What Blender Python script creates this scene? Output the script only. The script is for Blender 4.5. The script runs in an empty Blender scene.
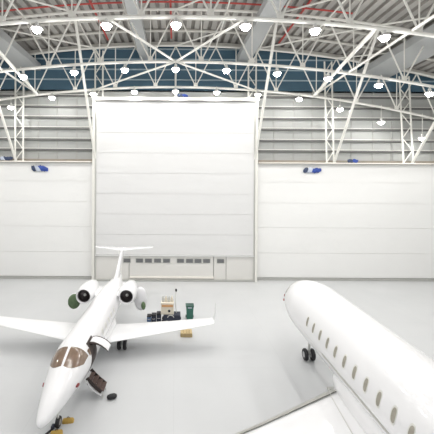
import bpy, bmesh, math, random
from mathutils import Vector, Matrix
random.seed(4)
C = bpy.context.scene.collection
PI = math.pi
V = Vector

# ------------------------------------------------------------------ materials
def mat(name, col, rough=0.5, metal=0.0, noise=0.0, nscale=3.0, emit=None, estr=0.0, coat=0.0, bump=0.0, spec=0.5):
    m = bpy.data.materials.new(name); m.use_nodes = True
    nt = m.node_tree; b = nt.nodes['Principled BSDF']
    b.inputs['Base Color'].default_value = (*col, 1)
    b.inputs['Roughness'].default_value = rough
    b.inputs['Metallic'].default_value = metal
    b.inputs['Coat Weight'].default_value = coat
    b.inputs['Specular IOR Level'].default_value = spec
    if emit:
        b.inputs['Emission Color'].default_value = (*emit, 1)
        b.inputs['Emission Strength'].default_value = estr
    if noise or bump:
        tc = nt.nodes.new('ShaderNodeTexCoord')
        n = nt.nodes.new('ShaderNodeTexNoise'); n.inputs['Scale'].default_value = nscale
        n.inputs['Detail'].default_value = 4
        nt.links.new(tc.outputs['Object'], n.inputs['Vector'])
        if noise:
            mx = nt.nodes.new('ShaderNodeMix'); mx.data_type = 'RGBA'
            mx.inputs[6].default_value = (*[c*(1-noise) for c in col], 1)
            mx.inputs[7].default_value = (*[min(1, c*(1+noise)) for c in col], 1)
            nt.links.new(n.outputs['Fac'], mx.inputs[0])
            nt.links.new(mx.outputs[2], b.inputs['Base Color'])
        if bump:
            bp = nt.nodes.new('ShaderNodeBump'); bp.inputs['Strength'].default_value = bump
            nt.links.new(n.outputs['Fac'], bp.inputs['Height'])
            nt.links.new(bp.outputs['Normal'], b.inputs['Normal'])
    return m

def floor_mat():
    m = mat('epoxy_floor', (.52, .525, .53), .22, spec=.45)
    nt = m.node_tree; b = nt.nodes['Principled BSDF']
    tc = nt.nodes.new('ShaderNodeTexCoord')
    n = nt.nodes.new('ShaderNodeTexNoise'); n.inputs['Scale'].default_value = .35; n.inputs['Detail'].default_value = 6
    nt.links.new(tc.outputs['Object'], n.inputs['Vector'])
    mx = nt.nodes.new('ShaderNodeMix'); mx.data_type = 'RGBA'
    mx.inputs[6].default_value = (.55, .56, .57, 1); mx.inputs[7].default_value = (.60, .61, .615, 1)
    nt.links.new(n.outputs['Fac'], mx.inputs[0])
    br = nt.nodes.new('ShaderNodeTexBrick')
    br.offset = 0; br.inputs['Scale'].default_value = 1
    br.inputs['Brick Width'].default_value = 6.2; br.inputs['Row Height'].default_value = 6.2
    br.inputs['Mortar Size'].default_value = .012; br.inputs['Mortar Smooth'].default_value = .3
    br.inputs['Color1'].default_value = (1, 1, 1, 1); br.inputs['Color2'].default_value = (1, 1, 1, 1)
    br.inputs['Mortar'].default_value = (.93, .93, .93, 1)
    nt.links.new(tc.outputs['Object'], br.inputs['Vector'])
    mm = nt.nodes.new('ShaderNodeMix'); mm.data_type = 'RGBA'; mm.blend_type = 'MULTIPLY'
    mm.inputs[0].default_value = 1
    nt.links.new(mx.outputs[2], mm.inputs[6]); nt.links.new(br.outputs['Color'], mm.inputs[7])
    nt.links.new(mm.outputs[2], b.inputs['Base Color'])
    r = nt.nodes.new('ShaderNodeMapRange'); r.inputs[3].default_value = .12; r.inputs[4].default_value = .24
    nt.links.new(n.outputs['Fac'], r.inputs[0]); nt.links.new(r.outputs[0], b.inputs['Roughness'])
    return m

M = dict(
    floor=floor_mat(),
    wall=mat('white_wall_panel', (.84, .84, .825), .55, noise=.015, nscale=.6),
    door=mat('white_door_fabric', (.72, .72, .715), .6, noise=.012, nscale=.5),
    strip=mat('cream_door_leaf', (.72, .71, .68), .5, noise=.02, nscale=1.5),
    sill=mat('pale_sill', (.88, .84, .78), .4),
    kick=mat('grey_skirting', (.42, .42, .40), .6, noise=.08, nscale=2),
    blue=mat('blue_cladding', (.06, .125, .18), .65, noise=.12, nscale=1.2),
    clad=mat('grey_cladding', (.41, .42, .405), .5, noise=.05, nscale=1.0),
    girt=mat('grey_girt', (.15, .15, .145), .55, noise=.1, nscale=2),
    girtl=mat('pale_girt', (.36, .45, .50), .5, noise=.05),
    ledge=mat('brown_ledge', (.28, .25, .21), .7, noise=.15, nscale=2),
    steel=mat('white_painted_steel', (.80, .79, .74), .4, noise=.03, nscale=2),
    deck=mat('roof_deck', (.44, .425, .40), .6, noise=.10, nscale=1.5),
    rib=mat('roof_rib', (.27, .255, .235), .6, noise=.12, nscale=1.5),
    purlin=mat('purlin_steel', (.60, .585, .54), .5, noise=.05),
    duct=mat('grey_duct', (.40, .41, .41), .5, noise=.03, nscale=1),
    red=mat('red_pipe_paint', (.50, .07, .06), .45, noise=.1, nscale=4),
    jet=mat('white_aircraft_paint', (.81, .81, .82), .22, coat=.3, noise=.006, nscale=1),
    jetg=mat('pale_grey_trim', (.55, .55, .52), .35, noise=.03),
    metal=mat('leading_edge_metal', (.48, .48, .44), .35, metal=.6, noise=.05),
    glass=mat('brown_tinted_glass', (.20, .14, .10), .08, noise=.25, nscale=3, coat=.4),
    winglass=mat('cabin_window_glass', (.33, .31, .26), .15, noise=.3, nscale=5),
    winframe=mat('cabin_window_surround', (.66, .66, .62), .35, noise=.02),
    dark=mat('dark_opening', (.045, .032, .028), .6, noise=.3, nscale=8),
    black=mat('black_rubber', (.018, .018, .02), .6, noise=.2, nscale=9),
    fan=mat('fan_metal', (.10, .09, .09), .35, metal=.7, noise=.1),
    hub=mat('wheel_hub_metal', (.45, .45, .46), .35, metal=.4, noise=.05),
    stepb=mat('brown_step_carpet', (.10, .065, .055), .8, noise=.4, nscale=14),
    green=mat('green_primer', (.11, .17, .085), .6, noise=.35, nscale=7),
    ggreen=mat('green_bin_plastic', (.03, .14, .10), .45, noise=.1, nscale=6),
    ggreen2=mat('dark_green_lid_plastic', (.015, .07, .05), .45, noise=.1, nscale=6),
    yellow=mat('yellow_paint', (.50, .32, .07), .55, noise=.15, nscale=8),
    redtag=mat('red_cover_fabric', (.24, .045, .045), .7, noise=.2, nscale=9),
    tarp=mat('blue_tarp', (.03, .07, .32), .6, noise=.5, nscale=5, bump=.3),
    tarpw=mat('pale_tarp', (.55, .60, .70), .6, noise=.2, nscale=5),
    tarpd=mat('dark_blue_tarp', (.04, .06, .12), .6, noise=.5, nscale=6),
    cream=mat('cream_cabinet', (.72, .66, .55), .5, noise=.08, nscale=6),
    orange=mat('tan_cardboard', (.60, .33, .15), .7, noise=.2, nscale=9),
    wood=mat('plywood', (.55, .42, .22), .7, noise=.25, nscale=7),
    navy=mat('navy_case', (.02, .025, .045), .5, noise=.3, nscale=8),
    bluep=mat('steel_blue_case', (.10, .17, .30), .5, noise=.3, nscale=8),
    lampb=mat('lamp_housing', (.70, .70, .68), .35, metal=.3, noise=.03),
    lens=mat('lamp_lens', (1, 1, 1), .3, emit=(1, .985, .95), estr=60),
    pane=mat('door_window_glass', (.16, .165, .17), .2, noise=.15, nscale=6),
)

# ------------------------------------------------------------------ builders
def link(name, bm, m, parent=None, smooth=False):
    me = bpy.data.meshes.new(name)
    bmesh.ops.recalc_face_normals(bm, faces=bm.faces)
    bm.to_mesh(me); bm.free()
    if smooth:
        for p in me.polygons: p.use_smooth = True
        try: me.set_sharp_from_angle(angle=math.radians(40))
        except Exception: pass
    for mm in (m if isinstance(m, (list, tuple)) else [m]): me.materials.append(mm)
    o = bpy.data.objects.new(name, me); C.objects.link(o)
    if parent: o.parent = parent
    return o

def box(bm, c, s, rot=None, bev=0.0):
    r = bmesh.ops.create_cube(bm, size=1.0)
    vs = r['verts']
    for v in vs:
        v.co = V((v.co.x*s[0], v.co.y*s[1], v.co.z*s[2]))
    if bev:
        es = list({e for v in vs for e in v.link_edges})
        rr = bmesh.ops.bevel(bm, geom=es, offset=bev, segments=2, affect='EDGES', profile=.5)
        vs = list({v for f in rr['faces'] for v in f.verts} | {v for v in vs if v.is_valid})
    for v in vs:
        co = rot @ v.co if rot else v.co
        v.co = co + V(c)
    return vs

def tube(bm, pts, r, n=8, caps=True):
    pts = [V(p) for p in pts]; rings = []
    for i, p in enumerate(pts):
        if i == 0: t = pts[1]-pts[0]
        elif i == len(pts)-1: t = pts[-1]-pts[-2]
        else: t = pts[i+1]-pts[i-1]
        t.normalize()
        up = V((0, 0, 1)) if abs(t.z) < .95 else V((0, 1, 0))
        a = t.cross(up).normalized(); b = t.cross(a).normalized()
        rr = r[i] if isinstance(r, (list, tuple)) else r
        rings.append([bm.verts.new(p + rr*(math.cos(2*PI*k/n)*a + math.sin(2*PI*k/n)*b)) for k in range(n)])
    for i in range(len(rings)-1):
        for k in range(n):
            bm.faces.new((rings[i][k], rings[i][(k+1) % n], rings[i+1][(k+1) % n], rings[i+1][k]))
    if caps:
        bm.faces.new(rings[0][::-1]); bm.faces.new(rings[-1])

def loft(bm, rings, closed=True, caps=True):
    R = [[bm.verts.new(p) for p in ring] for ring in rings]
    n = len(R[0])
    for i in range(len(R)-1):
        for k in range(n if closed else n-1):
            k2 = (k+1) % n
            bm.faces.new((R[i][k], R[i][k2], R[i+1][k2], R[i+1][k]))
    if caps and closed:
        bm.faces.new(R[0][::-1]); bm.faces.new(R[-1])

def lathe(bm, prof, c, axis='Z', n=24, caps=True):
    rings = []
    for (r, h) in prof:
        ring = []
        for k in range(n):
            a = 2*PI*k/n; u, w = r*math.cos(a), r*math.sin(a)
            p = {'Z': (u, w, h), 'X': (h, u, w), 'Y': (u, h, w)}[axis]
            ring.append(V(c)+V(p))
        rings.append(ring)
    loft(bm, rings, True, caps)

def part(name, m, parent, fn, smooth=False, label=None):
    bm = bmesh.new(); fn(bm)
    o = link(name, bm, m, parent, smooth)
    if label: o['label'] = label
    return o

def thing(name, loc, label, cat, group=None, rz=0):
    o = bpy.data.objects.new(name, None); C.objects.link(o)
    o.empty_display_size = .1
    o.location = loc; o.rotation_euler = (0, 0, rz)
    o['label'] = label; o['category'] = cat
    if group: o['group'] = group
    return o

def tag(o, label, cat, group=None):
    o['label'] = label; o['category'] = cat
    if group: o['group'] = group
    return o

def struct(o):
    o['kind'] = 'structure'; return o

def copy_tree(o, parent=None):
    c = o.copy(); C.objects.link(c); c.parent = parent
    for ch in list(o.children): copy_tree(ch, c)
    return c

# ------------------------------------------------------------------ the setting
YW = 36.0       # girt wall face
YL = 35.55      # lower white wall face
YD = 35.05      # central door face
S = 4.17        # lamp / half bay module
def zl(x): return 20.2 - .0043*x*x      # lower chord height
def zu(x): return 24.5 - .0043*x*x      # upper chord height
def zd(x): return 25.25 - .0043*x*x      # deck height

o = part('floor', M['floor'], None, lambda b: box(b, (0, 14, -.1), (72, 45.4, .2))); struct(o)

# ceiling: corrugated arched deck, ribs running away from the viewer
bm = bmesh.new()
prof = []
x = -35.0; per = .8
while x < 35.0:
    for dx, dz in ((0, 0), (.45, 0), (.52, .16), (.73, .16)):
        prof.append((x+dx, zd(x+dx)+dz))
    x += per
prof.append((x, zd(x)))
lo = [[bm.verts.new((px, y, pz)) for px, pz in prof] for y in (-8, YW+.1)]
hi = [[bm.verts.new((px, y, zd(px)+.5)) for px, pz in prof] for y in (-8, YW+.1)]
for k in range(len(prof)-1):
    f = bm.faces.new((lo[0][k], lo[0][k+1], lo[1][k+1], lo[1][k]))
    f.material_index = 1 if (k % 4) in (1, 2, 3) else 0
    bm.faces.new((hi[0][k], hi[0][k+1], hi[1][k+1], hi[1][k]))
me = bpy.data.meshes.new('ceiling'); bm.to_mesh(me); bm.free()
me.materials.append(M['deck']); me.materials.append(M['rib'])
ceil = bpy.data.objects.new('ceiling', me); C.objects.link(ceil); struct(ceil)
def arcpts(y, zf, x0=-34.5, x1=34.5, n=46, dz=0):
    return [(x0+(x1-x0)*i/n, y, zf(x0+(x1-x0)*i/n)+dz) for i in range(n+1)]
for yy in (10.5, 13.6, 16.7, 23.8, 30.2, 32.6):
    part('purlin', M['purlin'], ceil, lambda b: tube(b, arcpts(yy, zd, dz=-.18), .13, 6))

# back wall
wb = part('wall_back', M['clad'], None, lambda b: box(b, (0, YW+.15, 10.1), (70, .3, 20.2))); struct(wb)
def upper(b):
    ring = []
    xs = [-35+i*2 for i in range(36)]
    for y in (YW, YW+.3):
        ring.append([V((x_, y, 20.2)) for x_ in xs] + [V((x_, y, zd(x_)+.05)) for x_ in reversed(xs)])
    loft(b, ring)
wu = part('wall_back_upper', M['blue'], None, upper); struct(wu)
for z in (21.3, 22.4, 23.5, 24.6):
    hw = min(34.5, math.sqrt(max(0, (25.25-z-.1)/.0043)))
    part('girt', M['girtl'], wu, lambda b: box(b, (0, YW-.07, z), (2*hw, .14, .12)))
for i, z in enumerate((13.75, 14.85, 16.05, 17.2, 18.35, 19.5)):
    for sx in (-1, 1):
        part('girt', M['girt'], wb, lambda b: box(b, (sx*21.7, YW-.12, z), (26.4, .24, .2)))
        part('girt_flange', M['steel'], wb, lambda b: box(b, (sx*21.7, YW-.25, z+.13), (26.4, .03, .06)))
for sx in (-1, 1):
    for xx in (10.6, 12.7, 14.7, 18.9, 21.2, 23.2, 27.4, 29.5, 31.6):
        part('sag_rod', M['kick'], wb, lambda b: box(b, (sx*xx, YW-.04, 16.3), (.07, .08, 7.6)))
    part('ledge', M['ledge'], wb, lambda b: box(b, (sx*21.7, YW-.32, 12.55), (26.4, .28, .38)))

# lower white walls with shallow panel seams
for sx, nm in ((-1, 'wall_lower_left'), (1, 'wall_lower_right')):
    def lw(b):
        zs = [.28, 2.9, 5.6, 8.2, 10.4, 12.36]
        for z0, z1 in zip(zs[:-1], zs[1:]):
            box(b, (sx*21.9, YL+.1, (z0+z1)/2), (26.2, .2, z1-z0-.035))
        box(b, (sx*21.9, YL+.15, 6.3), (26.2, .20, 12.0))
    w = part(nm, M['wall'], None, lw); struct(w)
    part('capping', M['sill'], w, lambda b: box(b, (sx*21.9, YL-.13, 12.42), (26.2, .80, .09)))
    bb = part('baseboard_left' if sx < 0 else 'baseboard_right', M['kick'], None,
              lambda b: box(b, (sx*21.9, YL-.02, .13), (26.2, .16, .26))); struct(bb)

# central door
door = part('door_1', M['door'], None, lambda b: (
    [box(b, (0, YD+.12, z0+1.065), (16.7, .24, 2.09)) for z0 in [2.72+2.13*i for i in range(7)]],
    box(b, (0, YD+.12, 18.25), (16.7, .24, 1.2)),
    box(b, (0, YD+.165, 10.8), (16.6, .24, 16.0)))); struct(door)
part('door_head', M['steel'], door, lambda b: box(b, (0, YD+.05, 19.0), (17.4, .6, .34)))
part('door_head_track', M['girt'], door, lambda b: box(b, (0, YD-.25, 18.78), (16.9, .12, .10)))
for sx in (-1, 1):
    part('door_post', M['steel'], door, lambda b: box(b, (sx*8.5, YD+.12, 9.55), (.28, .5, 19.1)))
    part('post_guide', M['jetg'], door, lambda b: box(b, (sx*8.28, YD-.06, 9.3), (.07, .14, 18.4)))
leafx = [-8.3, -4.75, 4.1, 5.4, 8.3]
for a, bb_ in zip(leafx[:-1], leafx[1:]):
    part('door_leaf', M['strip'], door, lambda b: box(b, ((a+bb_)/2, YD+.14, 1.38), (bb_-a-.05, .2, 2.5), bev=.01))
part('lintel_rail', M['door'], door, lambda b: box(b, (0, YD, 2.66), (16.6, .3, .10)))
part('threshold_rail', M['sill'], door, lambda b: box(b, (-.3, YD-.02, .38), (8.8, .14, .16)))
part('threshold', M['kick'], door, lambda b: box(b, (0, YD+.02, .09), (16.7, .5, .17)))
def f2x(px): return (px-175)/335*YD
for px in (127.5, 140, 149, 158, 167, 181, 190, 198.5, 207, 221):
    f = part('door_window', M['jetg'], door, lambda b: box(b, (f2x(px), YD+.02, 2.12), (.84, .06, .50), bev=.01))
    part('pane', M['pane'], f, lambda b: box(b, (f2x(px), YD-.02, 2.12), (.70, .04, .38)))

# side walls of the hangar
for sx, nm in ((-1, 'wall_left'), (1, 'wall_right')):
    w = part(nm, M['wall'], None, lambda b: box(b, (sx*35.1, 14, 10.4), (.3, 44.6, 20.8))); struct(w)

# ------------------------------------------------------------------ roof steel
def truss(Y, idx, label):
    t = thing('roof_truss', (0, Y, 0), label, 'roof truss')
    part('bottom_chord', M['steel'], t, lambda b: tube(b, arcpts(0, zl), .125, 8), True)
    part('top_chord', M['steel'], t, lambda b: tube(b, arcpts(0, zu), .11, 8), True)
    k = -8
    while k <= 7:
        xb = (k+.5)*S
        if abs(xb) < 34:
            for dx in (-.5*S, 0, .5*S):
                xt = xb+dx
                if abs(xt) > 34.2: continue
                part('web_brace' if dx else 'web_post', M['steel'], t,
                     lambda b: tube(b, [(xb, 0, zl(xb)+.1), (xt, 0, zu(xt)-.05)], .065 if dx else .05, 6), True)
            part('gusset', M['steel'], t, lambda b: box(b, (xb, 0, zl(xb)+.28), (.42, .06, .34)))
        k += 1
    return t
TY = [20.1, 27.5, 34.75]
truss(TY[0], 0, 'nearest arched white steel roof truss, its bottom chord crossing the top of the view')
truss(TY[1], 1, 'middle arched white steel roof truss, across the blue cladding band')
truss(TY[2], 2, 'farthest arched white steel roof truss, just above the tall white door')

def pole(name, p, q, r, label, cat, group=None, n=8):
    p, q = V(p), V(q)
    o = part(name, M['steel'], None, lambda b: tube(b, [V((0, 0, 0)), q-p], r, n), True)
    o.location = p; tag(o, label, cat, group); return o

# lower plane X bracing above the door, centred on the middle truss
for sx, w in ((-1, 'left'), (1, 'right')):
    pole('cross_brace', (sx*8.3, TY[2], zl(8.3)), (0, TY[1], zl(0)), .085,
         f'slanting steel brace from the {w} top corner of the tall door to the middle truss', 'brace')
    pole('cross_brace', (sx*4.17, TY[0], zl(4)), (0, TY[1], zl(0)), .085,
         f'slanting steel brace down from the front lamp {w} of the centre lamp', 'brace')
    pole('cross_brace', (sx*14.3, TY[2], zl(14.3)), (sx*12.0, TY[0], zl(12)), .13,
         f'thick steel brace across the {w} side of the roof, from far truss to near truss', 'brace')
    pole('tie_beam', (sx*14.3, TY[2], zl(14.3)+.1), (sx*14.0, 9, zl(14.0)+.1), .09,
         f'long straight steel tie running away from the viewer on the {w} side of the roof', 'tie beam')
# eave beam along the top of the back wall, post over the door, upper plane bracing
o = part('eave_beam', M['purlin'], None, lambda b: loft(b, [[V((x_, 35.5+dy, zd(x_)-.28+dz)) for dy, dz in ((-.12, -.22), (.12, -.22), (.12, .2), (-.12, .2))] for x_ in [-34+2*i for i in range(35)]]))
tag(o, 'pale curved eave beam running along the top edge of the blue cladding', 'beam')
pole('door_post_hanger', (0, 34.9, 19.2), (0, 34.9, zl(0)+2.2), .10, 'short white steel post standing on the middle of the tall door head', 'post')
for k, nm in ((-4, 'at the left edge of the view'), (-2, 'above the left top corner of the tall door'), (0, 'just right of the centre lamps'), (2, 'above the right top corner of the tall door'), (4, 'above the blue bundles on the right'), (6, 'near the right edge of the view')):
    xa = k*S; xb = (k+(2 if k >= 0 else -2))*S
    if abs(xb) < 33:
        pole('roof_brace', (xa, TY[2], zu(xa)), (xb, TY[1], zu(xb)), .07, 'thin upper roof brace leaning outward ' + nm, 'brace', n=6)
        pole('roof_brace', (xa, TY[1], zu(xa)), (xb, TY[0], zu(xb)), .07, 'thin upper roof brace nearer the viewer ' + nm, 'brace', n=6)
        pole('roof_tie', (xa+S, TY[2], zu(xa+S)), (xa+S, TY[0], zu(xa+S)), .06, 'thin straight roof tie running into depth ' + nm, 'tie beam', n=6)
# raking struts from the wall top to the top chord of the middle truss
names3 = {(-1, 8.36): 'raking strut rising from the wall top at left edge of the tall door',
          (1, 8.36): 'raking strut rising from the wall top at right edge of the tall door',
          (-1, 16.72): 'raking strut beside the leftmost lattice column',
          (1, 16.72): 'raking strut beside the lattice column near the right-hand blue bundles',
          (1, 24.9): 'raking strut beside the rightmost lattice column'}
for (sx, xx), lb in names3.items():
    pole('raking_strut', (sx*xx, 35.2, 12.5), (sx*xx, TY[1], zu(xx)), .13, 'white steel ' + lb, 'strut')

# lattice columns standing on the lower wall
def lattice(X, z0, z1, w, label, lean=0.0):
    t = thing('lattice_column', (X, 35.2, z0), label, 'column')
    h = z1-z0
    for s in (-1, 1):
        part('column_leg', M['steel'], t, lambda b: tube(b, [(s*w/2, 0, 0), (s*w/2-lean, 0, h)], .09, 8), True)
    n = int(h/1.15)
    for i in range(n):
        za, zb = h*i/n, h*(i+1)/n
        s = 1 if i % 2 else -1
        la, lb = lean*za/h, lean*zb/h
        part('lacing_bar', M['steel'], t, lambda b: tube(b, [(s*w/2-la, 0, za), (-s*w/2-lb, 0, zb)], .05, 6), True)
    part('base_plate', M['steel'], t, lambda b: box(b, (0, 0, -.03), (w+.4, .3, .06)))
lattice(-16.4, 12.5, 23.1, .85, 'white lattice column standing on the wall near the left edge of the view', -.0)
lattice(16.3, 12.5, 23.1, .75, 'white lattice column on the wall top between the two right-hand blue bundles', .3)
lattice(24.5, 12.5, 21.6, 1.0, 'rightmost white lattice column on the wall top', .5)
lattice(8.05, 19.2, 24.1, .8, 'short white lattice column above the right top corner of the tall door')
lattice(-8.05, 19.2, 24.1, .8, 'short white lattice column above the left top corner of the tall door')

# long grey ducts under the roof
for X, wd, z, lb in ((-15.6, 2.4, 22.2, 'wide grey duct under the roof at far left'),
                     (-3.3, 1.0, 23.4, 'narrow grey duct under the roof, left of centre'),
                     (7.2, 1.4, 23.2, 'grey duct under the roof, right of centre'),
                     (21.0, 3.4, 21.6, 'widest grey duct under the roof, at far right')):
    o = part('air_duct', M['duct'], None, lambda b: box(b, (0, 0, 0), (wd, 27, .7), bev=.04))
    o.location = (X, 22.3, z+.35); tag(o, lb, 'duct')
    for yy in (-12, -5, 2, 9):
        part('duct_hanger', M['girt'], o, lambda b: box(b, (0, yy, (zd(X)-z)/2), (.06, .06, zd(X)-z-.7)))
# red sprinkler pipes
for X, lb in ((-6.8, 'red sprinkler pipe running into the distance at upper left'),
              (-.45, 'red sprinkler pipe running into the distance above the centre lamp'),
              (10.3, 'red sprinkler pipe running into the distance at upper right')):
    z = zd(X)-.5
    o = part('sprinkler_pipe', M['red'], None, lambda b: tube(b, [(X, 9, z), (X, 33.5, z)], .09, 8), True); tag(o, lb, 'pipe')
    for yy in range(11, 33, 4):
        part('pipe_hanger', M['red'], o, lambda b: tube(b, [(X, yy, z), (X, yy, z+.45)], .03, 5))
o = part('sprinkler_pipe', M['red'], None, lambda b: tube(b, arcpts(26.6, zd, -14, 14, 16, dz=-.62), .07, 8), True)
tag(o, 'red sprinkler pipe crossing the roof sideways above the middle truss', 'pipe')

# ------------------------------------------------------------------ lamps
ORD = ['', 'second', 'third', 'fourth', 'fifth', 'sixth', 'seventh', 'eighth', 'ninth', 'tenth', 'eleventh', 'twelfth']
lamp0 = thing('high_bay_lamp', (0, 0, 0), 'x', 'ceiling lamp')
part('lamp_housing', M['lampb'], lamp0, lambda b: lathe(b, [(.02, .42), (.10, .42), (.12, .22), (.30, .12), (.34, .0), (.31, .0), (.22, .1), (.02, .14)], (0, 0, 0), 'Z', 16), True)
part('lamp_lens', M['lens'], lamp0, lambda b: lathe(b, [(.01, -.24), (.16, -.21), (.25, -.10), (.275, .0), (.23, .07), (.01, .08)], (0, 0, 0), 'Z', 16), True)
part('hanger_rod', M['steel'], lamp0, lambda b: tube(b, [(0, 0, .4), (0, 0, .6)], .025, 6))
def mklight(name, kind, e):
    l = bpy.data.lights.new(name, kind); l.energy = e; l.color = (1, .985, .965); l.shadow_soft_size = .25
    if kind == 'SPOT': l.spot_size = math.radians(168); l.spot_blend = .5
    return l
LD = mklight('lamp_light', 'SPOT', 510); LU = mklight('lamp_glow', 'POINT', 165)
BD = mklight('lamp_light_back', 'SPOT', 130); BU = mklight('lamp_glow_back', 'POINT', 60)
rowsdef = [(TY[0], 'front row'), (TY[1], 'middle row'), (TY[2]-.8, 'back row')]
first = True
for ri, (Y, rn) in enumerate(rowsdef + [(12.6, None), (5.1, None), (-2.4, None)]):
    ks = list(range(-7, 8))
    vis = [k for k in ks if -4 < 175+335*k*S/Y < 438] if rn else []
    for k in ks:
        X = k*S
        extra = max(0, .0040*(X*X-150)) if ri == 2 else 0
        z = zl(X)-(.48, .62, .66, .5, .5, .5)[ri]-extra
        if rn and k in vis:
            i = vis.index(k)
            if first: L = lamp0; first = False
            else: L = copy_tree(lamp0)
            nth = 'leftmost' if i == 0 else ('rightmost' if i == len(vis)-1 else ORD[i] + ' from left')
            L['label'] = f'round glowing high bay lamp, {nth} in the {rn} of roof lamps'
            L['group'] = f'high bay lamps in the {rn}'
            L.location = (X, Y, z)
            if extra > .3:
                for ch in L.children:
                    if ch.name.startswith('hanger_rod'):
                        ch.data = ch.data.copy()
                        for v in ch.data.vertices:
                            if v.co.z > .55: v.co.z += extra
        elif abs(k) <= 7:
            if k % 2: 
                continue
        for dat, dz in (((BD, .25), (BU, .3)) if ri == 2 else ((LD, .25), (LU, .3))):
            lo_ = bpy.data.objects.new(dat.name, dat); C.objects.link(lo_)
            lo_.location = (X, Y-(.35 if ri == 2 else 0), z-dz)

# ------------------------------------------------------------------ aircraft helpers
def interp(tab, s):
    n = len(tab)
    if s <= tab[0][0]: return tab[0][1:]
    if s >= tab[-1][0]: return tab[-1][1:]
    for i in range(n-1):
        if tab[i][0] <= s <= tab[i+1][0]: break
    a, b = tab[i], tab[i+1]
    h = b[0]-a[0]; t = (s-a[0])/h
    out = []
    for j in range(1, len(a)):
        d = (b[j]-a[j])/h
        def slope(q):
            if q == 0 or q == n-1: return (tab[min(q+1, n-1)][j]-tab[max(q-1, 0)][j])/(tab[min(q+1, n-1)][0]-tab[max(q-1, 0)][0])
            d0 = (tab[q][j]-tab[q-1][j])/(tab[q][0]-tab[q-1][0]); d1 = (tab[q+1][j]-tab[q][j])/(tab[q+1][0]-tab[q][0])
            if d0*d1 <= 0: return 0
            return 2*d0*d1/(d0+d1)
        m0, m1 = slope(i)*h, slope(i+1)*h
        out.append((2*t**3-3*t*t+1)*a[j]+(t**3-2*t*t+t)*m0+(-2*t**3+3*t*t)*b[j]+(t**3-t*t)*m1)
    return out
class Body:
    """s = distance from the nose, theta from the top (+ towards +X)"""
    def __init__(self, tab): self.tab = tab
    def p(self, s, th, off=0):
        zc, rx, rz = interp(self.tab, s)
        return V(((rx+off)*math.sin(th), s, zc+(rz+off)*math.cos(th)))
    def mesh(self, bm, ss, n=40):
        loft(bm, [[self.p(s, 2*PI*k/n) for k in range(n)] for s in ss])
    def patch(self, bm, s0f, s1f, t0, t1, nt=10, ns=6, off=.008, thick=.02):
        rows = []
        for i in range(nt+1):
            th = t0+(t1-t0)*i/nt; a, b = s0f(i/nt), s1f(i/nt)
            rows.append([(a+(b-a)*j/ns, th) for j in range(ns+1)])
        up = [[bm.verts.new(self.p(s, th, off)) for s, th in r] for r in rows]
        dn = [[bm.verts.new(self.p(s, th, off-thick)) for s, th in r] for r in rows]
        for i in range(nt):
            for j in range(ns):
                bm.faces.new((up[i][j], up[i+1][j], up[i+1][j+1], up[i][j+1]))
                bm.faces.new((dn[i][j], dn[i][j+1], dn[i+1][j+1], dn[i+1][j]))
        for i in range(nt):
            for j in (0, ns): bm.faces.new((up[i][j], up[i+1][j], dn[i+1][j], dn[i][j]))
        for j in range(ns):
            for i in (0, nt): bm.faces.new((up[i][j], up[i][j+1], dn[i][j+1], dn[i][j]))
    def oval(self, bm, s, th, ds, dth, off, n=20, e=2.6):
        c = bm.verts.new(self.p(s, th, off)); ring = []; base = []
        for k in range(n):
            a = 2*PI*k/n; ca, sa = math.cos(a), math.sin(a)
            u = math.copysign(abs(ca)**(2/e), ca); w = math.copysign(abs(sa)**(2/e), sa)
            ring.append(bm.verts.new(self.p(s+ds*u, th+dth*w, off)))
            base.append(bm.verts.new(self.p(s+ds*u*1.04, th+dth*w*1.04, -.01)))
        for k in range(n):
            bm.faces.new((c, ring[k], ring[(k+1) % n]))
            bm.faces.new((ring[k], base[k], base[(k+1) % n], ring[(k+1) % n]))

def airfoil(n=12, t=.11):
    up = []
    for i in range(n+1):
        x = .5*(1-math.cos(PI*i/n))
        y = 5*t*(.2969*math.sqrt(x)-.126*x-.3516*x*x+.2843*x**3-.1036*x**4)
        up.append((x, y))
    lo_ = [(x, -y*.7) for x, y in up[1:-1]]
    return up + lo_[::-1]
def wing(bm, secs, t=.11, vertical=False, sgn=1):
    """secs: (spanwise, s_le, chord, z)"""
    af = airfoil(12, t); rings = []
    for sp, sle, ch, z in secs:
        if vertical: rings.append([V((y*ch, sgn*(sle+x*ch), sp)) for x, y in af])
        else: rings.append([V((sp, sgn*(sle+x*ch), z+y*ch)) for x, y in af])
    loft(bm, rings)

def wheel(parent, c, r, w, axis='X'):
    o = part('wheel', M['black'], parent, lambda b: lathe(b, [(r*.55, -w/2), (r*.85, -w/2), (r*.97, -w*.33), (r, 0), (r*.97, w*.33), (r*.85, w/2), (r*.55, w/2)], c, axis, 24), True)
    part('wheel_hub', M['hub'], o, lambda b: lathe(b, [(r*.1, -w*.56), (r*.5, -w*.5), (r*.56, -w*.4), (r*.56, w*.4), (r*.5, w*.5), (r*.1, w*.56)], c, axis, 20), True)
    return o

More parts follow.
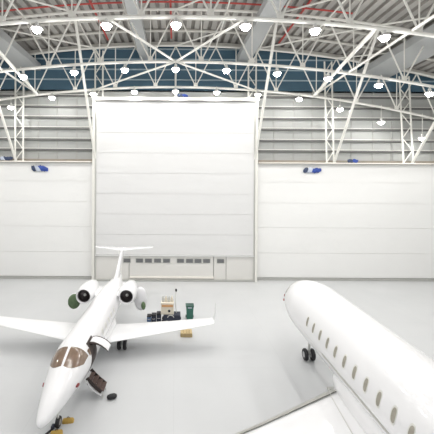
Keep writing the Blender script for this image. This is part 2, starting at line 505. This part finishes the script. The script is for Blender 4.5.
# ------------------------------------------------------------------ jet 1, nose towards the viewer
J1 = thing('business_jet', (-4.83, 12.03, 0), 'small white T-tail jet at left, nose towards the viewer, boarding door open', 'airplane')
J1.rotation_euler = (0, 0, math.radians(-.7))
B1 = Body([(0, 1.42, .01, .01), (.06, 1.42, .10, .10), (.25, 1.43, .21, .20), (.6, 1.45, .33, .32), (1.1, 1.50, .46, .45), (1.7, 1.57, .59, .58), (2.25, 1.64, .70, .66),
           (2.8, 1.71, .80, .80), (3.4, 1.78, .87, .91), (4.2, 1.8, .90, .94), (11, 1.82, .90, .94), (12.6, 1.92, .82, .84), (14.2, 2.08, .6, .62), (15.6, 2.25, .33, .36), (16.6, 2.36, .12, .14), (16.9, 2.38, .03, .03)])
def ss(a, b, n): return [a+(b-a)*i/n for i in range(n+1)]
part('fuselage', M['jet'], J1, lambda b: B1.mesh(b, [0, .02, .06, .12, .2, .3] + ss(.4, 4.4, 26) + ss(4.8, 11, 8) + ss(11.4, 16.9, 22), 48), True)
D = math.radians
# windshield panes (port = +X, viewer's right)
for sg in (-1, 1):
    def s0(u): return 2.36 + .10*math.sin(u*PI)*-1 + .62*u**2.2
    def s1(u): return 3.34 + .22*u
    part('windshield_pane', M['glass'], J1, lambda b: B1.patch(b, s0, s1, sg*D(4), sg*D(66), 14, 8), True, 'brown tinted windshield pane')
    part('cockpit_side_window', M['glass'], J1, lambda b: B1.patch(b, lambda u: 3.66+.06*u, lambda u: 3.90+.04*u, sg*D(54), sg*D(72), 6, 4), True)
    # probe with red cover
    part('probe_cover', M['redtag'], J1, lambda b: B1.oval(b, 2.2, sg*D(92), .10, .07, .07), True, 'red probe cover')
for i in range(6):
    for sg in (-1, 1):
        w = part('cabin_window', M['winframe'], J1, lambda b: B1.oval(b, 5.5+i*.78, sg*D(73), .17, .20, .006), True)
        part('pane', M['jetg'], w, lambda b: B1.oval(b, 5.5+i*.78, sg*D(73), .12, .145, .012), True)
# wings
for sg in (-1, 1):
    w = part('wing', M['jet'], J1, lambda b: wing(b, [(sg*.55, 7.15, 2.75, .98), (sg*1.6, 7.42, 2.35, 1.06), (sg*4.4, 8.05, 1.65, 1.3), (sg*7.0, 8.62, 1.02, 1.56), (sg*7.2, 8.72, .9, 1.6)]), True)
    part('winglet', M['jet'], w, lambda b: wing(b, [(sg*7.17, 8.78, .84, 1.58), (sg*7.28, 8.98, .68, 1.75), (sg*7.40, 9.45, .36, 2.5)], .05), True)
    part('flap', M['jetg'], w, lambda b: box(b, (sg*3.0, 9.70, 1.17), (2.6, .06, .03), Matrix.Rotation(-sg*D(5), 3, 'Y')))
part('wing_root_fairing', M['jet'], J1, lambda b: loft(b, [[V((.98*k*math.cos(2*PI*q/28), s, 1.12+.33*k*math.sin(2*PI*q/28))) for q in range(28)] for s, k in ((6.3, .05), (6.6, .5), (7.1, .85), (8, 1), (9.6, 1), (10.4, .8), (11.0, .45), (11.3, .05))]), True)
# engines
for sg in (-1, 1):
    cx, cz = sg*1.45, 2.52
    e = part('engine_nacelle', M['jet'], J1, lambda b: lathe(b, [(.43, 11.15), (.43, 10.68), (.46, 10.60), (.51, 10.62), (.57, 10.85), (.62, 11.3), (.62, 11.9), (.53, 12.7), (.38, 13.3), (.31, 13.3), (.27, 12.9), (.33, 12.0), (.42, 11.15)], (cx, 0, cz), 'Y', 32, False), True)
    part('fan', M['fan'], e, lambda b: ([box(b, (cx+.23*math.cos(q*PI/9), 11.0, cz+.23*math.sin(q*PI/9)), (.36, .03, .05), Matrix.Rotation(-q*PI/9, 3, 'Y') @ Matrix.Rotation(D(30), 3, 'X')) for q in range(18)],
                                        lathe(b, [(.415, 10.74), (.425, 11.03), (.42, 11.06), (.02, 11.07)], (cx, 0, cz), 'Y', 24, False)), False)
    part('spinner', M['lampb'], e, lambda b: lathe(b, [(.01, 10.80), (.05, 10.84), (.09, 10.93), (.11, 11.02)], (cx, 0, cz), 'Y', 16), True)
    part('pylon', M['jet'], J1, lambda b: wing(b, [(sg*.6, 11.2, 2.1, 2.35), (sg*1.15, 11.3, 1.9, 2.47)], .13), True)
    # opened cowl door: curved petal, white skin and green primed lining
    def petal(b, off, grow, cxp, czp, yy, wx, wz, ry):
        R = Matrix.Rotation(ry, 3, 'Z')
        n = 22; c = b.verts.new(R @ V((0, off-.12, 0)) + V((cxp, yy, czp))); prev = []
        for rr in (.4, .75, 1.0):
            ring = []
            for k in range(n):
                a = 2*PI*k/n
                u, w_ = wx*rr*grow*math.cos(a), wz*rr*grow*math.sin(a)
                ring.append(b.verts.new(R @ V((u, off-.12*(1-rr*rr)*1.0, w_)) + V((cxp, yy, czp))))
            if not prev:
                for k in range(n): b.faces.new((c, ring[k], ring[(k+1) % n]))
            else:
                for k in range(n): b.faces.new((prev[k], prev[(k+1) % n], ring[(k+1) % n], ring[k]))
            prev = ring
    if sg < 0:
        arg = (-2.36, 1.86, 11.55, .42, .53, D(18))
    else:
        arg = (2.28, 2.02, 11.75, .46, .80, D(-10))
    cd = part('cowl_door', M['jet'], e, lambda b: petal(b, .05, 1.04, *arg), True, 'opened engine cowl door')
    md = cd.modifiers.new('t', 'SOLIDIFY'); md.thickness = .02
    if sg < 0:
        gl = part('cowl_lining', M['green'], e, lambda b: petal(b, .0, 1.0, *arg), True, 'green primed inside of the cowl door')
    else:
        gl = part('cowl_lining', M['green'], e, lambda b: petal(b, .0, 1.0, 2.52, 1.60, 11.55, .15, .28, D(-10)), True, 'green primed patch')
    md = gl.modifiers.new('t', 'SOLIDIFY'); md.thickness = .015
    part('cowl_hinge', M['jetg'], e, lambda b: tube(b, [(cx+sg*.42, 11.5, cz-.3), (arg[0]-sg*.2, 11.6, arg[1]+.1)], .03, 6))
# tail
part('tail_fin', M['jet'], J1, lambda b: wing(b, [(2.35, 13.3, 3.3, 0), (2.75, 14.3, 2.5, 0), (4.0, 16.3, 1.85, 0), (4.32, 16.85, 1.75, 0)], .15, True), True)
part('tailplane', M['jet'], J1, lambda b: wing(b, [(-2.6, 18.35, .62, 4.38), (-1.3, 17.75, .95, 4.36), (0, 17.1, 1.45, 4.33), (1.3, 17.75, .95, 4.36), (2.6, 18.35, .62, 4.38)], .09), True)
part('tail_bullet', M['jet'], J1, lambda b: tube(b, [(0, 16.7, 4.33), (0, 17.0, 4.33), (0, 18.2, 4.33), (0, 18.8, 4.33)], [.02, .12, .12, .02], 12), True)
for sg in (-1, 1):
    part('ventral_fin', M['jet'], J1, lambda b: wing(b, [(sg*.25, 14.3, 1.7, 2.0), (sg*.95, 15.2, .9, 1.55)], .06), True)
# nose gear
part('nose_gear_leg', M['jetg'], J1, lambda b: (tube(b, [(0, 1.75, 1.3), (0, 1.93, .3)], .05, 10), tube(b, [(0, 2.3, 1.25), (0, 1.93, .55)], .03, 8)), True)
for sg in (-1, 1):
    part('gear_door', M['jet'], J1, lambda b: box(b, (sg*.2, 1.9, .95), (.02, .9, .36), Matrix.Rotation(sg*D(12), 3, 'Y')))
wheel(J1, (.0, 1.95, .225), .225, .16)
for sg in (-1, 1):
    part('main_gear_leg', M['jetg'], J1, lambda b: (tube(b, [(sg*1.5, 8.8, 1.0), (sg*1.5, 8.58, .3)], .06, 10), tube(b, [(sg*1.34, 8.58, .32), (sg*1.76, 8.58, .32)], .04, 8)), True)
    part('main_gear_door', M['jet'], J1, lambda b: box(b, (sg*1.82, 8.95, .72), (.02, .5, .42), Matrix.Rotation(-sg*D(8), 3, 'Y')))
    wheel(J1, (sg*1.37, 8.55, .32), .32, .2); wheel(J1, (sg*1.72, 8.55, .32), .32, .2)
# boarding door (clamshell) on the port side
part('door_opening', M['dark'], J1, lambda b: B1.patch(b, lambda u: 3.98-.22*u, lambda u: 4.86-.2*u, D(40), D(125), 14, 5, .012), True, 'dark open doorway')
def shell(b, pts, y0, y1, th, ny=3):
    for k in range(len(pts)-1):
        pass
    up, dn = [], []
    for i, (px_, pz_) in enumerate(pts):
        a = pts[max(i-1, 0)]; c = pts[min(i+1, len(pts)-1)]
        nx, nz = -(c[1]-a[1]), c[0]-a[0]; l = math.hypot(nx, nz); nx /= l; nz /= l
        up.append([b.verts.new((px_, y0+(y1-y0)*j/ny, pz_)) for j in range(ny+1)])
        dn.append([b.verts.new((px_-nx*th, y0+(y1-y0)*j/ny, pz_-nz*th)) for j in range(ny+1)])
    n = len(pts)
    for i in range(n-1):
        for j in range(ny):
            b.faces.new((up[i][j], up[i+1][j], up[i+1][j+1], up[i][j+1]))
            b.faces.new((dn[i][j], dn[i][j+1], dn[i+1][j+1], dn[i+1][j]))
        for j in (0, ny): b.faces.new((up[i][j], up[i+1][j], dn[i+1][j], dn[i][j]))
    for j in range(ny):
        for i in (0, n-1): b.faces.new((up[i][j], up[i][j+1], dn[i][j+1], dn[i][j]))
updoor = [(.66, 2.44), (.86, 2.46), (1.08, 2.41), (1.29, 2.31), (1.46, 2.19), (1.58, 2.06)]
ud = part('upper_door', M['jet'], J1, lambda b: shell(b, updoor, 4.26, 4.9, .05), True, 'raised upper half of the boarding door')
part('door_seal', M['dark'], ud, lambda b: tube(b, [(x_, 4.92, z_) for x_, z_ in updoor], .022, 6), True)
part('door_edge', M['dark'], ud, lambda b: tube(b, [(x_, 4.23, z_-.02) for x_, z_ in updoor], [.08, .06, .04, .03, .02, .015], 6), True)
lowdoor = [(.70, .90), (.84, .66), (1.02, .46), (1.22, .32), (1.40, .24)]
ld = part('lower_door', M['jet'], J1, lambda b: shell(b, lowdoor, 3.74, 4.60, .06), True, 'lowered airstair half of the boarding door')
for (sx_, sz_) in ((.80, .86), (.99, .68), (1.18, .52), (1.36, .38)):
    part('stair_step', M['stepb'], ld, lambda b: (box(b, (sx_, 4.17, sz_), (.24, .72, .05), bev=.01), box(b, (sx_-.10, 4.17, sz_-.1), (.03, .72, .2))))
for yy in (3.80, 4.54):
    part('stair_side', M['dark'], ld, lambda b: shell(b, [(.74, 1.04), (.9, .86), (1.12, .64), (1.42, .40)], yy-.02, yy+.02, .16, 1))
part('stair_foot', M['jetg'], ld, lambda b: (tube(b, [(1.37, 3.84, .26), (1.42, 3.84, .0)], .025, 6), tube(b, [(1.37, 4.50, .26), (1.42, 4.50, .0)], .025, 6)))

# ------------------------------------------------------------------ jet 2, nose away, on the right
J2 = thing('large_business_jet', (7.97, 22.8, 0), 'large white jet at right, nose away, with a row of oval windows', 'airplane')
J2.rotation_euler = (0, 0, PI-.016)     # local +y runs from nose to tail, towards the viewer; local -x is the far side
# local x is mirrored: port (viewer's left) = local +x
B2 = Body([(0, 2.60, .01, .01), (.08, 2.61, .22, .22), (.35, 2.66, .42, .44), (.9, 2.80, .70, .74), (1.6, 2.98, .97, 1.02), (2.4, 3.10, 1.20, 1.26), (3.4, 3.18, 1.39, 1.41), (4.2, 3.2, 1.46, 1.46), (22, 3.2, 1.46, 1.46), (25, 3.6, 1.15, 1.15), (28, 4.1, .6, .65), (30, 4.4, .15, .2)])
part('fuselage', M['jet'], J2, lambda b: B2.mesh(b, [0, .02, .08, .18, .3, .45, .6] + ss(.8, 4.4, 18) + ss(5, 22, 12) + ss(22.5, 30, 18), 64), True)
for i in range(13):
    s = 6.6 + i*.728
    for sg in (1,) if i > 11 else (1, -1):
        w = part('cabin_window', M['winframe'], J2, lambda b: B2.oval(b, s, sg*D(76), .125, .19, .006), True)
        part('pane', M['winglass'], w, lambda b: B2.oval(b, s+.008, sg*D(76), .09, .15, .010), True)
for sg in (1, -1):
    part('windshield_pane', M['glass'], J2, lambda b: B2.patch(b, lambda u: 1.30+.25*u, lambda u: 2.1+.1*u, sg*D(3), sg*D(42), 8, 6), True)
    part('cockpit_side_window', M['glass'], J2, lambda b: B2.patch(b, lambda u: 1.75+.1*u, lambda u: 2.35, sg*D(46), sg*D(68), 6, 5), True)
    part('probe_cover', M['redtag'], J2, lambda b: B2.oval(b, 1.5, sg*D(96), .07, .07, .08), True, 'red probe cover')
part('static_port', M['redtag'], J2, lambda b: B2.oval(b, 1.05, D(80), .06, .1, .07), True)
part('nose_panel_line', M['jetg'], J2, lambda b: tube(b, [B2.p(s_, D(106), .0) for s_ in ss(2.0, 8.2, 20)], .012, 5), True)
def ellring(x0, y, z0, rx, rz, n=36): return [V((x0+rx*math.cos(2*PI*k/n), y, z0+rz*math.sin(2*PI*k/n))) for k in range(n)]
part('belly_fairing', M['jet'], J2, lambda b: loft(b, [ellring(0, s_, 2.12, 1.50*k, .90*k) for s_, k in ((8.0, .45), (8.4, .66), (9.0, .85), (9.8, .97), (11, 1.03), (17, 1.03), (18.4, .85), (19.6, .5))]), True)
for d_ in (102, 105):
    part('fairing_seam', M['metal'], J2, lambda b: tube(b, [B2.p(s_, D(d_), .006) for s_ in ss(8.3, 18, 16)], .014, 5), True)
def wy(x_): return 9.30 + (x_-1.5)*.645        # leading edge station
for sg in (1, -1):
    w = part('wing', M['jet'], J2, lambda b: wing(b, [(sg*1.2, wy(1.2)-.2, 7.2, 1.78), (sg*1.7, wy(1.7), 6.6, 1.82), (sg*4.8, wy(4.8), 4.3, 1.98), (sg*13.4, wy(13.4), 1.5, 2.75)], .10), True)
    part('slat', M['metal'], w, lambda b: (
        loft(b, [[V((sg*x_, wy(x_)+q*ch, z_+h*ch)) for q, h in ((.060, .044), (.02, .031), (-.014, .0), (.01, -.020), (.06, -.03), (.03, 0))]
                 for x_, ch, z_ in ((1.42, 6.8, 1.80), (1.95, 6.4, 1.83), (4.8, 4.3, 1.98), (13.2, 1.55, 2.73))])), True, 'bare metal leading edge slat')
    part('landing_light', M['kick'], w, lambda b: box(b, (sg*1.42, wy(1.3)+.05, 1.88), (.30, .22, .12), bev=.03))
    part('wing_root_seam', M['jetg'], w, lambda b: tube(b, [(sg*1.70, 9.6, 2.13), (sg*1.95, 10.4, 2.32), (sg*2.15, 12.0, 2.42), (sg*2.25, 14, 2.30)], .016, 5), True)
    part('engine_nacelle', M['jet'], J2, lambda b: lathe(b, [(.55, 20.4), (.62, 20.0), (.72, 20.1), (.85, 21), (.82, 22.5), (.6, 24.4), (.45, 24.4), (.4, 23.5)], (sg*2.5, 0, 4.2), 'Y', 28, False), True)
    part('pylon', M['jet'], J2, lambda b: wing(b, [(sg*1.0, 20.8, 2.8, 4.0), (sg*1.8, 21, 2.6, 4.15)], .12), True)
    part('main_gear_leg', M['jetg'], J2, lambda b: (tube(b, [(sg*2.0, 14.0, 1.7), (sg*2.0, 14.2, .5)], .10, 10), tube(b, [(sg*1.6, 14.2, .5), (sg*2.4, 14.2, .5)], .07, 8)), True)
    wheel(J2, (sg*1.75, 14.2, .5), .5, .32); wheel(J2, (sg*2.25, 14.2, .5), .5, .32)
part('tail_fin', M['jet'], J2, lambda b: wing(b, [(4.2, 24.0, 5.0, 0), (7.4, 28.0, 3.0, 0)], .10, True), True)
part('tailplane', M['jet'], J2, lambda b: wing(b, [(-4.6, 31.0, 1.0, 7.4), (0, 28.2, 2.4, 7.4), (4.6, 31.0, 1.0, 7.4)], .09), True)
part('nose_gear_leg', M['jetg'], J2, lambda b: (tube(b, [(0, 3.35, 1.95), (.09, 3.36, .33)], .07, 10), tube(b, [(-.11, 3.36, .33), (.29, 3.36, .33)], .05, 8)), True)
wheel(J2, (-.11, 3.36, .33), .33, .20); wheel(J2, (.29, 3.36, .33), .33, .20)

# ------------------------------------------------------------------ things on the floor
# yellow chocks at the small jet's nose wheel
def chock(loc, rz, lb):
    t = thing('wheel_chock', loc, lb, 'wheel chock', 'yellow chocks at the nose wheel', rz)
    part('chock_block', M['yellow'], t, lambda b: loft(b, [[V((x_, .13*k*math.cos(a*PI/8), .17*k*math.sin(a*PI/8))) for a in range(9)] for x_, k in ((-.24, .6), (-.2, .92), (0, 1), (.2, .92), (.24, .6))]))
    part('chock_grip', M['black'], t, lambda b: tube(b, [(-.05, 0, .16), (-.03, 0, .21), (.03, 0, .21), (.05, 0, .16)], .012, 6))
chock((-4.50, 14.30, 0), D(8), 'yellow wheel chock behind the nose wheel of the small jet')
chock((-4.74, 13.58, 0), D(14), 'yellow wheel chock in front of the nose wheel of the small jet')
def towbar():
    t = thing('tow_bar', (-4.85, 13.8, 0), 'dark tow bar lying on the floor under the nose tip of the small jet', 'tow bar')
    part('bar', M['black'], t, lambda b: tube(b, [(-.07, -.02, .12), (-.35, -.45, .07), (-.75, -1.4, .05)], .045, 8), True)
    part('bar_head', M['navy'], t, lambda b: box(b, (-.12, 0, .14), (.12, .2, .16), bev=.02))
towbar()
o = part('equipment_bag', M['black'], None, lambda b: loft(b, [[V((x_, ry*math.cos(2*PI*k/14), .11+rz_*math.sin(2*PI*k/14))) for k in range(14)] for x_, ry, rz_ in ((-.24, .04, .04), (-.19, .11, .09), (-.05, .15, .11), (.1, .14, .11), (.19, .10, .08), (.23, .04, .04))]), True)
o.location = (-2.92, 15.85, 0); o.rotation_euler = (0, 0, D(20)); tag(o, 'small rounded black bag lying on the floor beside the airstair of the small jet', 'bag')
o = part('wheel_chock_rope', M['jetg'], None, lambda b: tube(b, [(0.05*math.cos(a/10*PI*2)*4, .12*math.sin(a/10*PI*2), .02) for a in range(11)], .012, 6), True)
o.location = (-2.55, 20.75, 0); tag(o, 'thin looped rope on the floor beside the main wheels of the small jet', 'rope')

# green wheeled bin
g = thing('wheeled_bin', (1.17, 25.3, 0), 'green plastic wheeled bin standing behind the right wing tip of the small jet', 'bin')
part('bin_body', M['ggreen'], g, lambda b: loft(b, [[V((sx_*w_, sy_*d_, z_)) for sx_, sy_ in ((-1, -1), (1, -1), (1, 1), (-1, 1))] for w_, d_, z_ in ((.23, .23, .06), (.27, .28, .9), (.29, .30, .96), (.29, .30, 1.0))]))
part('bin_lid', M['ggreen2'], g, lambda b: (box(b, (0, 0, 1.03), (.62, .66, .06), bev=.02), tube(b, [(-.25, .35, 1.02), (.25, .35, 1.02)], .03, 8)))
part('bin_label', M['tarpw'], g, lambda b: box(b, (0, -.30, .92), (.3, .015, .07)), label='pale sticker')
for sg in (-1, 1):
    part('bin_wheel', M['black'], g, lambda b: lathe(b, [(.02, -.03), (.1, -.03), (.1, .03), (.02, .03)], (sg*.27, .24, .1), 'X', 16))

# servicing cart with cream cabinet
g = thing('service_cart', (-.45, 24.7, 0), 'cream ground service cart with tan top and tall thin pole, beside the green bin', 'cart')
part('cart_chassis', M['navy'], g, lambda b: box(b, (.29, 0, .42), (1.24, .8, .42), bev=.03), label='dark navy chassis')
for sx_ in (-.3, .8):
    for sy_ in (-.3, .3):
        part('cart_wheel', M['black'], g, lambda b: lathe(b, [(.02, -.05), (.16, -.05), (.16, .05), (.02, .05)], (sx_, sy_, .16), 'Y', 16))
part('cabinet', M['cream'], g, lambda b: box(b, (-.05, 0, 1.06), (.95, .6, .84), bev=.03))
part('cabinet_panel', M['orange'], g, lambda b: box(b, (-.05, -.31, 1.28), (.8, .03, .16), bev=.01), label='tan control panel')
part('gauge', M['black'], g, lambda b: lathe(b, [(.01, -.34), (.09, -.34), (.09, -.30), (.01, -.30)], (.08, 0, .92), 'Y', 14))
for k in range(4):
    part('bottle', M['cream'] if k % 2 else M['jetg'], g, lambda b: lathe(b, [(.02, 1.48), (.09, 1.48), (.10, 1.72), (.05, 1.82), (.04, 1.9), (.01, 1.9)], (-.38+k*.22, .05, 0), 'Z', 12), True)
part('cart_pole', M['jetg'], g, lambda b: tube(b, [(.62, .1, .6), (.52, .1, 1.5), (.58, .1, 2.25)], .025, 6), True)
part('pole_head', M['black'], g, lambda b: lathe(b, [(.01, 2.2), (.07, 2.22), (.07, 2.38), (.01, 2.42)], (.58, .1, 0), 'Z', 10), True)
part('hose', M['jetg'], g, lambda b: tube(b, [(.2+.22*math.cos(a*PI/8), -.42, .48+.17*math.sin(a*PI/8)) for a in range(9)], .03, 6), True, label='grey coiled hose')

# dark cases left of the cart
def case(X, Y, sx_, sy_, h, m, lb):
    t = thing('equipment_case', (X, Y, 0), lb, 'case', 'dark cases left of the service cart')
    part('case_body', M[m], t, lambda b: box(b, (0, 0, h*.42), (sx_, sy_, h*.8), bev=.02))
    part('case_lid', M['black'], t, lambda b: box(b, (0, 0, h*.9), (sx_*1.03, sy_*1.03, h*.2), bev=.02))
    part('case_handle', M['jetg'], t, lambda b: tube(b, [(-.1, -sy_/2-.01, h*.5), (-.08, -sy_/2-.06, h*.5), (.08, -sy_/2-.06, h*.5), (.1, -sy_/2-.01, h*.5)], .015, 6))
case(-1.86, 24.9, .30, .5, .42, 'bluep', 'small steel-blue equipment case, leftmost beside the service cart')
case(-1.50, 24.8, .34, .5, .55, 'navy', 'dark navy equipment case between the steel-blue case and the taller one')
case(-1.13, 24.8, .32, .5, .66, 'navy', 'taller dark navy equipment case next to the service cart')
# plywood block under the wing
g = thing('wooden_pallet', (.82, 22.55, 0), 'small tan wooden pallet on the floor under the right wing of the small jet', 'pallet')
for k in range(4):
    part('top_board', M['wood'], g, lambda b: box(b, (-.30+k*.2, 0, .25), (.17, .7, .03)))
for k in range(3):
    part('bearer', M['wood'], g, lambda b: box(b, (0, -.28+k*.28, .118), (.78, .1, .235)))

# blue bundles on the wall
def bundle(X, z, w, h, m1, m2, lb, Y=None, droop=.25):
    Y = (YL-.16) if Y is None else Y
    t = thing('tarpaulin_bundle', (X, Y, z), lb, 'tarpaulin', 'blue bundles on the hangar wall')
    rnd = random.Random(int(X*10)+50)
    def blob(b, x0, x1, seed):
        rings = []
        n = 9
        for i in range(n):
            u = i/(n-1); xx = x0+(x1-x0)*u
            k = .45+.55*math.sin(PI*min(1, max(0, u*.9+.05)))
            zc = -droop*u+rnd.uniform(-.04, .04)
            rings.append([V((xx, .10*k*math.cos(2*PI*q/12)*rnd.uniform(.8, 1.0), zc+h/2*k*math.sin(2*PI*q/12)*rnd.uniform(.75, 1.1))) for q in range(12)])
        loft(b, rings)
    part('tarp_cloth', M[m1], t, lambda b: blob(b, -w*.1, w/2, 1), True)
    part('tarp_fold', M[m2], t, lambda b: blob(b, -w*.3, w*.05, 2), True)
    part('tarp_end', M['tarpd'], t, lambda b: blob(b, -w/2, -w*.22, 3), True)
    part('tie_rope', M['jetg'], t, lambda b: tube(b, [(-w*.25, .08, .0), (-w*.25, .10, h*.7)], .02, 5))
bundle(-14.3, 11.82, 1.75, .62, 'tarp', 'tarpw', 'blue and white tarpaulin bundle hanging on the white wall left of the tall door')
bundle(14.5, 11.62, 1.9, .60, 'tarp', 'tarpw', 'blue and white tarpaulin bundle hanging on the white wall right of the tall door', droop=-.12)
bundle(18.75, 12.70, 1.1, .42, 'tarp', 'tarpd', 'small blue bundle lying on the wall ledge right of the lattice column', Y=YL-.2, droop=.02)
bundle(-18.0, 12.78, 1.7, .45, 'tarpd', 'tarpw', 'dark blue bundle lying on the wall ledge at the left edge of the view', Y=YL-.2, droop=.05)
bundle(.75, 19.42, 1.1, .35, 'tarp', 'tarpd', 'blue bundle on top of the tall door head near its middle', Y=YD-.05, droop=.05)

# ------------------------------------------------------------------ camera, world, view
cam = bpy.data.cameras.new('camera'); co = bpy.data.objects.new('camera', cam); C.objects.link(co)
cam.sensor_width = 36; cam.lens = 335/434*36
cam.shift_x = 42/434; cam.shift_y = -33.5/434
co.location = (0, 0, 10.2)
co.rotation_euler = (Matrix.Rotation(D(90), 3, 'X') @ Matrix.Rotation(D(.35), 3, 'Z')).to_euler()
cam.clip_end = 300
bpy.context.scene.camera = co
w = bpy.data.worlds.new('soft_fill'); bpy.context.scene.world = w; w.use_nodes = True  # added soft fill entering the open end behind the viewer, no visible source
w.node_tree.nodes['Background'].inputs[0].default_value = (.93, .96, 1, 1)
w.node_tree.nodes['Background'].inputs[1].default_value = .5
vs = bpy.context.scene.view_settings
vs.view_transform = 'Standard'; vs.look = 'None'; vs.gamma = 1; vs.exposure = -.1; vs.use_curve_mapping = False
bpy.context.scene.cycles.max_bounces = 8
bpy.context.scene.cycles.diffuse_bounces = 5
